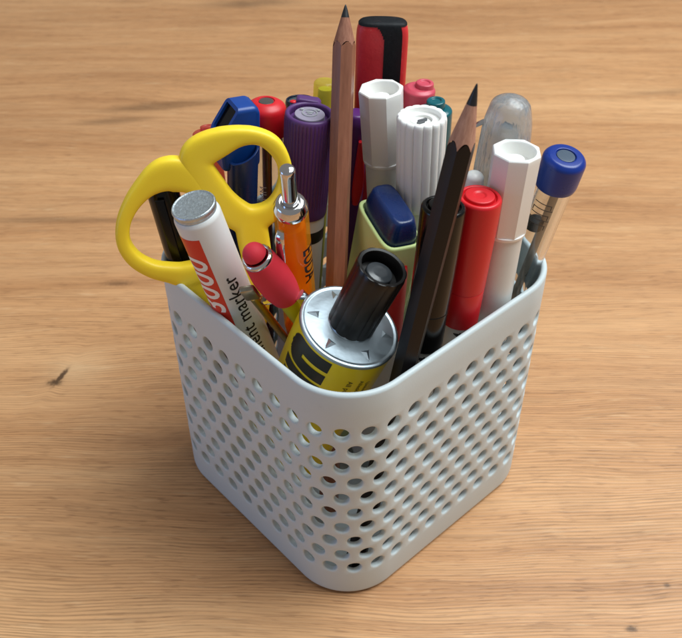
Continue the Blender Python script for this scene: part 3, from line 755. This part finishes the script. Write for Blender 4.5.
# ------------------------------------------------------------------ lime highlighter with blue end
root, L, R = stand('high', 'highlighter', 'flat lime green highlighter with dark blue end block', 'highlighter', roll=0.)
LIME = mat('lime_plastic', 'D8ECA2', .42, var=.04, sss=.35)
DBLUE = mat('dark_blue_plastic', '0F2A5E', .28, var=.08, bump=.12, bscale=2500)
lrot = math.radians(-66.8)
def rrect(a, b, n=4.):
    return lambda t: 1/((abs(math.cos(t-lrot)/a)**n+abs(math.sin(t-lrot)/b)**n)**(1/n))
g = G(); 
def sweep(rows, seg=72):
    v = []; f = []
    for a, b, z, n in rows:
        q = rrect(max(a, .01), max(b, .01), n)
        for j in range(seg):
            t = 2*PI*j/seg; r = q(t); v.append((r*math.cos(t), r*math.sin(t), z))
    for i in range(len(rows)-1):
        for j in range(seg): f.append((i*seg+j, i*seg+(j+1) % seg, (i+1)*seg+(j+1) % seg, (i+1)*seg+j))
    f.append(tuple((len(rows)-1)*seg+j for j in range(seg)))
    return G().add(v, f)
a0, b0 = 10.8, 5.0
sweep([(a0+1.0, b0+1.4, 0, 5), (a0+1.6, b0+2.0, 2, 5), (a0+1.6, b0+2.0, L-8.6, 5), (a0+1.5, b0+1.9, L-8.0, 5), (a0+1.2, b0+1.6, L-7.7, 5), (a0+.8, b0+1.2, L-7.65, 5), (a0+.4, b0+.9, L-7.9, 5), (a0+.2, b0+.7, L-10, 5)]).build('barrel', LIME, root, 45)
sweep([(a0, b0+.5, L-9, 4.5), (a0, b0+.4, L-6, 4.5), (a0-.5, b0-.2, L-3, 4.5), (a0-1.0, b0-.8, L-1.0, 4.5), (a0-1.5, b0-1.4, L-.25, 4.5), (a0-2.2, b0-2.0, L, 4.5), (a0-3.0, b0-2.6, L-.2, 5)]).build('end_block', DBLUE, root, 40)

# ------------------------------------------------------------------ fineliners with round caps
def fineliner(key, label, m, txt, cl, seam):
    root, L, R = stand(key, 'fineliner', label, 'fineliner', 'fineliners with round caps')
    cap = G().lathe(fil([(R*.7, L-cl), (R*.90, L-cl, .3), (R*.925, L-seam-.35, .1), (R*.90, L-seam-.2, .05), (R*.90, L-seam+.1, .05), (R*.935, L-seam+.2, .1), (R, L-3, 1), (R*.985, L-.6, .5), (R*.9, L, .3), (R*.78, L-.1, .15), (R*.74, L-1.0, .2), (R*.68, L-1.0, .15), (R*.66, L+.35, .35), (R*.3, L+.5, .2), (R*.22, L+.15, .1), (0, L+.12)], 4), 72).build('cap', m, root)
    G().prism([(-1.3, L-34), (1.3, L-34), (1.5, L-3), (-1.5, L-3)], R*.9, R*1.25, .4).build('clip', m, cap)
    barrel(root, fil([(0, 0), (R*.4, 0, 1), (R*.78, 8, 2), (R*.83, L-cl+1), (0, L-cl+1)]), WHITE_MATT)
    wrap_text(txt, 5.0, R*.83, L-cl-4.4, math.radians(-92), -1, .06).build('lettering', INK_BLACK, root)
    return root
fineliner('redfl', 'white fineliner with round red cap', RED, '0.4', 44.5, 31.2)
fineliner('blackfl', 'white fineliner with glossy black cap behind the dark pencil', BLACK, '0.4', 46.9, 33.6)

# ------------------------------------------------------------------ clear pens on the right
root, L, R = stand('clear', 'ballpoint_pen', 'clear glassy pen with rounded end behind the right octagonal cap', 'ballpoint pen')
outer = fil([(R*1.05, L-60), (R*1.28, L-60, .3), (R*1.26, L-24, 4), (R*1.12, L-8, 4), (R*.86, L-1.6, 3), (R*.3, L, 1), (0, L)], 6)
inner = [(0, L-2.0)]+[(max(0, r-1.3), z-1.2) for r, z in reversed(outer[:-1]) if r-1.3 > 0]
STREAK = mat('streaky_clear', 'EAF3FA', .13, trans=.88, ior=1.47, var=.02)
nt = STREAK.node_tree; tcn = nt.nodes.new('ShaderNodeTexCoord'); mpn = nt.nodes.new('ShaderNodeMapping'); mpn.inputs['Scale'].default_value = (800, 800, 120)
nzn = nt.nodes.new('ShaderNodeTexNoise'); nzn.inputs['Scale'].default_value = 1; nzn.inputs['Detail'].default_value = 4; bpn = nt.nodes.new('ShaderNodeBump'); bpn.inputs['Strength'].default_value = .8; bpn.inputs['Distance'].default_value = .0006
nt.links.new(tcn.outputs['Object'], mpn.inputs['Vector']); nt.links.new(mpn.outputs['Vector'], nzn.inputs['Vector']); nt.links.new(nzn.outputs['Fac'], bpn.inputs['Height']); nt.links.new(bpn.outputs['Normal'], nt.nodes['Principled BSDF'].inputs['Normal'])
shell = G().lathe(outer+inner+[outer[0]], 40, lambda t, z, i: 1+.010*math.cos(10*t)).build('cap', STREAK, root, 60)
G().lathe(fil([(0, L-59), (R*.62, L-59), (R*.62, L-12, .4), (R*.4, L-9, .6), (0, L-9)]), 32).build('inner_barrel', mat('frosted_inner', 'DCE6EC', .12, trans=.9, ior=1.25), root)
G().lathe(fil([(0, 0), (.6, 0), (R*1.0, 16, 2), (R*1.02, L-60), (0, L-60)]), 40).build('barrel', mat('clear_barrel', 'E4ECEF', .12, trans=.9, ior=1.49), root)
G().tube([(-R*1.45, .8, L-40), (-R*1.55, .8, L-24), (-R*1.5, .8, L-10), (-R*1.05, .8, L-8.4)], lambda i: (.5, 1.3), 12, flat=(0, 1, 0)).build('clip', CHROME, root, 60)

root, L, R = stand('bluecap', 'ballpoint_pen', 'clear barrelled pen with dark blue end cap leaning right', 'ballpoint pen')
CAPB = mat('cap_blue', '0A2F86', .28, var=.05)
cap = G().lathe(fil([(R*.6, L-11), (R*.96, L-11, .3), (R, L-9.6, .5), (R*1.0, L-1.4, 1.3), (R*.8, L-.1, .6), (R*.50, L, .2), (R*.47, L-.1, .1), (R*.45, L-.6, .1), (0, L-.6)], 6), 56).build('end_cap', CAPB, root)
G().lathe(fil([(0, L-.6), (R*.43, L-.6), (R*.42, L-.2, .15), (0, L-.15)]), 32).build('inset', mat('blue_grey_inset', '4A5868', .25), cap)
G().lathe([(R*.62, 18), (R*.86, 18), (R*.88, L-10.5), (R*.62, L-10.5), (R*.62, 18)], 48).build('barrel', CLEAR, root)
G().lathe(fil([(0, 0), (.6, 0), (R*.86, 17.8), (0, 18)]), 32).build('tip', CAPB, root)
G().lathe(fil([(0, 10), (1.35, 10), (1.35, L-11), (0, L-11)]), 20, off=(1.4, 0)).build('refill', mat('pale_refill', 'C9B9A6', .3, trans=.4), root)
g = G()
for k in range(5):
    z0 = L-15.2-2.0*k; a0, a1 = math.radians(-150), math.radians(-92+6*(k % 2))
    gg = wrap_patch(R*.88, z0, z0+.34, a0, a1, .05, nz=1); g.add(gg.v, gg.f)
    e0, e1_ = (a0, a0+.06) if k % 2 else (a1-.06, a1)
    gg = wrap_patch(R*.88, z0-1.45, z0, e0, e1_, .05, nt=2, nz=2); g.add(gg.v, gg.f)
g.build('printed_marks', mat('faded_print', '565250', .5), root)
G().lathe(fil([(0, L-28), (2.4, L-28, .3), (2.4, L-24.4, .3), (0, L-24.4)]), 24, off=(-1.4, -.4)).build('inner_plug', BLACK_MATT, root)

# ------------------------------------------------------------------ small white dome, red lid, purple pen
root, L, R = stand('white', 'ballpoint_pen', 'slim white pen with small rounded end behind the red cap', 'ballpoint pen')
G().lathe(fil([(R*.8, L-20), (R*1.08, L-20, .3), (R*1.1, L-4, 1.5), (R*.9, L-.9, 1.2), (R*.4, L, .5), (0, L)], 6), 40).build('end_cap', WHITE, root)
barrel(root, fil([(0, 0), (.6, 0), (R*.9, 12), (R*.98, L-19), (0, L-19)]), WHITE_MATT)

root, L, R = stand('redlid', 'marker_pen', 'stubby red lidded marker hidden behind the black screw cap', 'marker pen')
G().lathe(fil([(R*.8, L-30), (R*1.0, L-30, .3), (R*1.03, L-2.5, .8), (R*.98, L, .6), (R*.8, L, .3), (R*.76, L-1, .3), (0, L-1.1)], 5), 56).build('lid', RED, root)
barrel(root, fil([(0, 0), (R*.8, 0, 1), (R*.92, 5, 1), (R*.92, L-29), (0, L-29)]), WHITE_MATT)

root, L, R = stand('purp2', 'ballpoint_pen', 'slim purple pen with red clip, mostly hidden behind the wood pencil', 'ballpoint pen')
cap = G().lathe(fil([(R*.8, L-70), (R, L-70, .3), (R*1.02, L-3, 1), (R*.7, L, 1), (0, L)]), 40).build('cap', mat('violet_plastic', '5A2670', .35), root)
g = G(); N = 14; P = [(1.6+.5*math.sin(k/N*PI), -R*1.18, L-8-26*k/N) for k in range(N+1)]
g.tube(P, lambda i: (max(.25, 2.5*(math.sin(PI*(.08+.87*i/N)))**.5*(.45+.55*i/N)), .9), 16, flat=(0, -1, 0))
g.build('clip', RED, cap, 60)
barrel(root, fil([(0, 0), (.6, 0), (R*.85, 12), (R*.9, L-69), (0, L-69)]), mat('violet_barrel', '4A2260', .4))

# ------------------------------------------------------------------ scissors
S0 = Vector((-57, -11.2, 101.0)); e1 = Vector((.98480775, .17364818, 0)); e2 = Vector((-.03015369, .17101007, .98480775)); nn = Vector((.17101007, -.96984631, .17364818))
TIPB = -96.
sroot = bpy.data.objects.new('scissors', None); SC.collection.objects.link(sroot); sroot.empty_display_size = .01
sroot.matrix_world = Matrix.Translation((S0+e1*25+e2*TIPB)*MM) @ Matrix((e1, -nn, e2)).transposed().to_4x4()
tag(sroot, 'scissors with yellow plastic finger loops standing blades down', 'scissors')
def sp2(a, b, off=0.): return (a-25, off, b-TIPB)
def crom(pts, closed=True, n=6):
    out = []; N = len(pts)
    for i in range(N if closed else N-1):
        p = [pts[(i+k) % N] if closed else pts[max(0, min(N-1, i+k))] for k in (-1, 0, 1, 2)]
        for k in range(n):
            t = k/n
            out.append(tuple(.5*((2*p[1][c])+(-p[0][c]+p[2][c])*t+(2*p[0][c]-5*p[1][c]+4*p[2][c]-p[3][c])*t*t+(-p[0][c]+3*p[1][c]-3*p[2][c]+p[3][c])*t**3) for c in range(3)))
    if not closed: out.append(tuple(pts[-1]))
    return out
LL = [(8.6, 30.2, 4.4), (5.8, 31.6, 4.8), (2.0, 31.6, 4.4), (-2.9, 29.0, 3.3), (-7.8, 24.2, 2.7), (-11.4, 18.0, 2.4), (-12.4, 11.4, 2.4), (-10.2, 5.7, 2.6), (-5.6, 1.6, 2.8), (-.4, -.5, 3.1), (5.1, -1.8, 3.6), (11.5, .6, 3.2), (14.6, 9.3, 2.8), (14.0, 19.5, 2.8), (11.4, 27.0, 3.2)]
RL = [(11.6, 35.4, 4.0), (13.4, 37.6, 4.3), (17.9, 39.6, 4.1), (24.7, 41.4, 3.1), (30.6, 40.9, 2.6), (35.1, 37.7, 2.7), (37.7, 32.0, 2.4), (37.6, 25.9, 2.4), (35.0, 19.6, 2.8), (31.0, 16.0, 3.4), (26.0, 14.9, 4.0), (21.9, 17.0, 4.3), (18.1, 21.4, 4.2), (15.0, 27.0, 4.2), (12.7, 31.7, 4.2)]
LS = [(3., -1.2, 3.4), (8.4, -5.0, 4.2), (12.6, -11.5, 4.2), (17., -20, 4.0), (20.5, -30, 3.8), (22, -38, 2.8)]
RS = [(26.0, 15.5, 5.0), (26.6, 8, 5.0), (27.0, 0, 4.7), (26., -12, 4.4), (23.5, -24, 4.2), (21., -34, 3.4)]
YS = mat('scissor_yellow', 'FCD92E', .44, var=.03, sss=.12, dirt=.03)
YS.node_tree.nodes['Principled BSDF'].inputs['Subsurface Radius'].default_value = (.003, .002, .0005)
for pts, shank, oy in ((LL, LS, .9), (RL, RS, -.9)):
    cl = crom(pts); g = G()
    g.tube([sp2(a, b, 0) for a, b, w in cl], lambda i: (cl[i][2]-.25+.45*max(0, min(1, cl[i][2]-2.6))+.25*max(0, cl[i][2]-3), 2.7), 28, flat=(0, 1, 0), closed=True, sq=4.)
    c2 = crom(shank, False)
    g.tube([sp2(a, b, oy*min(1, k/12)) for k, (a, b, w) in enumerate(c2)], lambda i: (c2[i][2], 2.7-.6*min(1, i/24)), 28, flat=(0, 1, 0), sq=4.)
    h = g.build('handle', YS, sroot, 180)
    rm = h.modifiers.new('blend', 'REMESH'); rm.mode = 'VOXEL'; rm.voxel_size = .00055; rm.use_smooth_shade = True
    sm = h.modifiers.new('soften', 'SMOOTH'); sm.factor = .5; sm.iterations = 6
for sx, oy in ((1, .6), (-1, -.6)):
    out = [(25-25-sx*3, 22), (25-25+sx*3.5, 24), (sx*4.4-2, 62), (sx*2.0-3, 72), (-sx*3.5-3, 70), (-sx*3.0, 40)]
    out = [(-4, 70), (2.0, 70), (3.4*sx, 45), (1.8*sx, 20), (.4*sx, 2), (-.6*sx, 2), (-3.2*sx, 45)]
    bm = bmesh.new(); a = [bm.verts.new((x, oy-.55, z)) for x, z in out]; b = [bm.verts.new((x, oy+.55, z)) for x, z in out]; n = len(out)
    for i in range(n): bm.faces.new((a[(i+1) % n], a[i], b[i], b[(i+1) % n]))
    bm.faces.new(a); bm.faces.new(list(reversed(b))); bmesh.ops.recalc_face_normals(bm, faces=bm.faces)
    G().bm(bm).build('blade', STEEL, sroot, 20)
g = G(); g.lathe(fil([(0, -2.6), (2.8, -2.6, .4), (2.8, 2.6, .4), (0, 2.6)]), 28)
g.v = [(x-4, z, y+62) for x, y, z in g.v]; g.build('pivot_screw', STEEL, sroot)
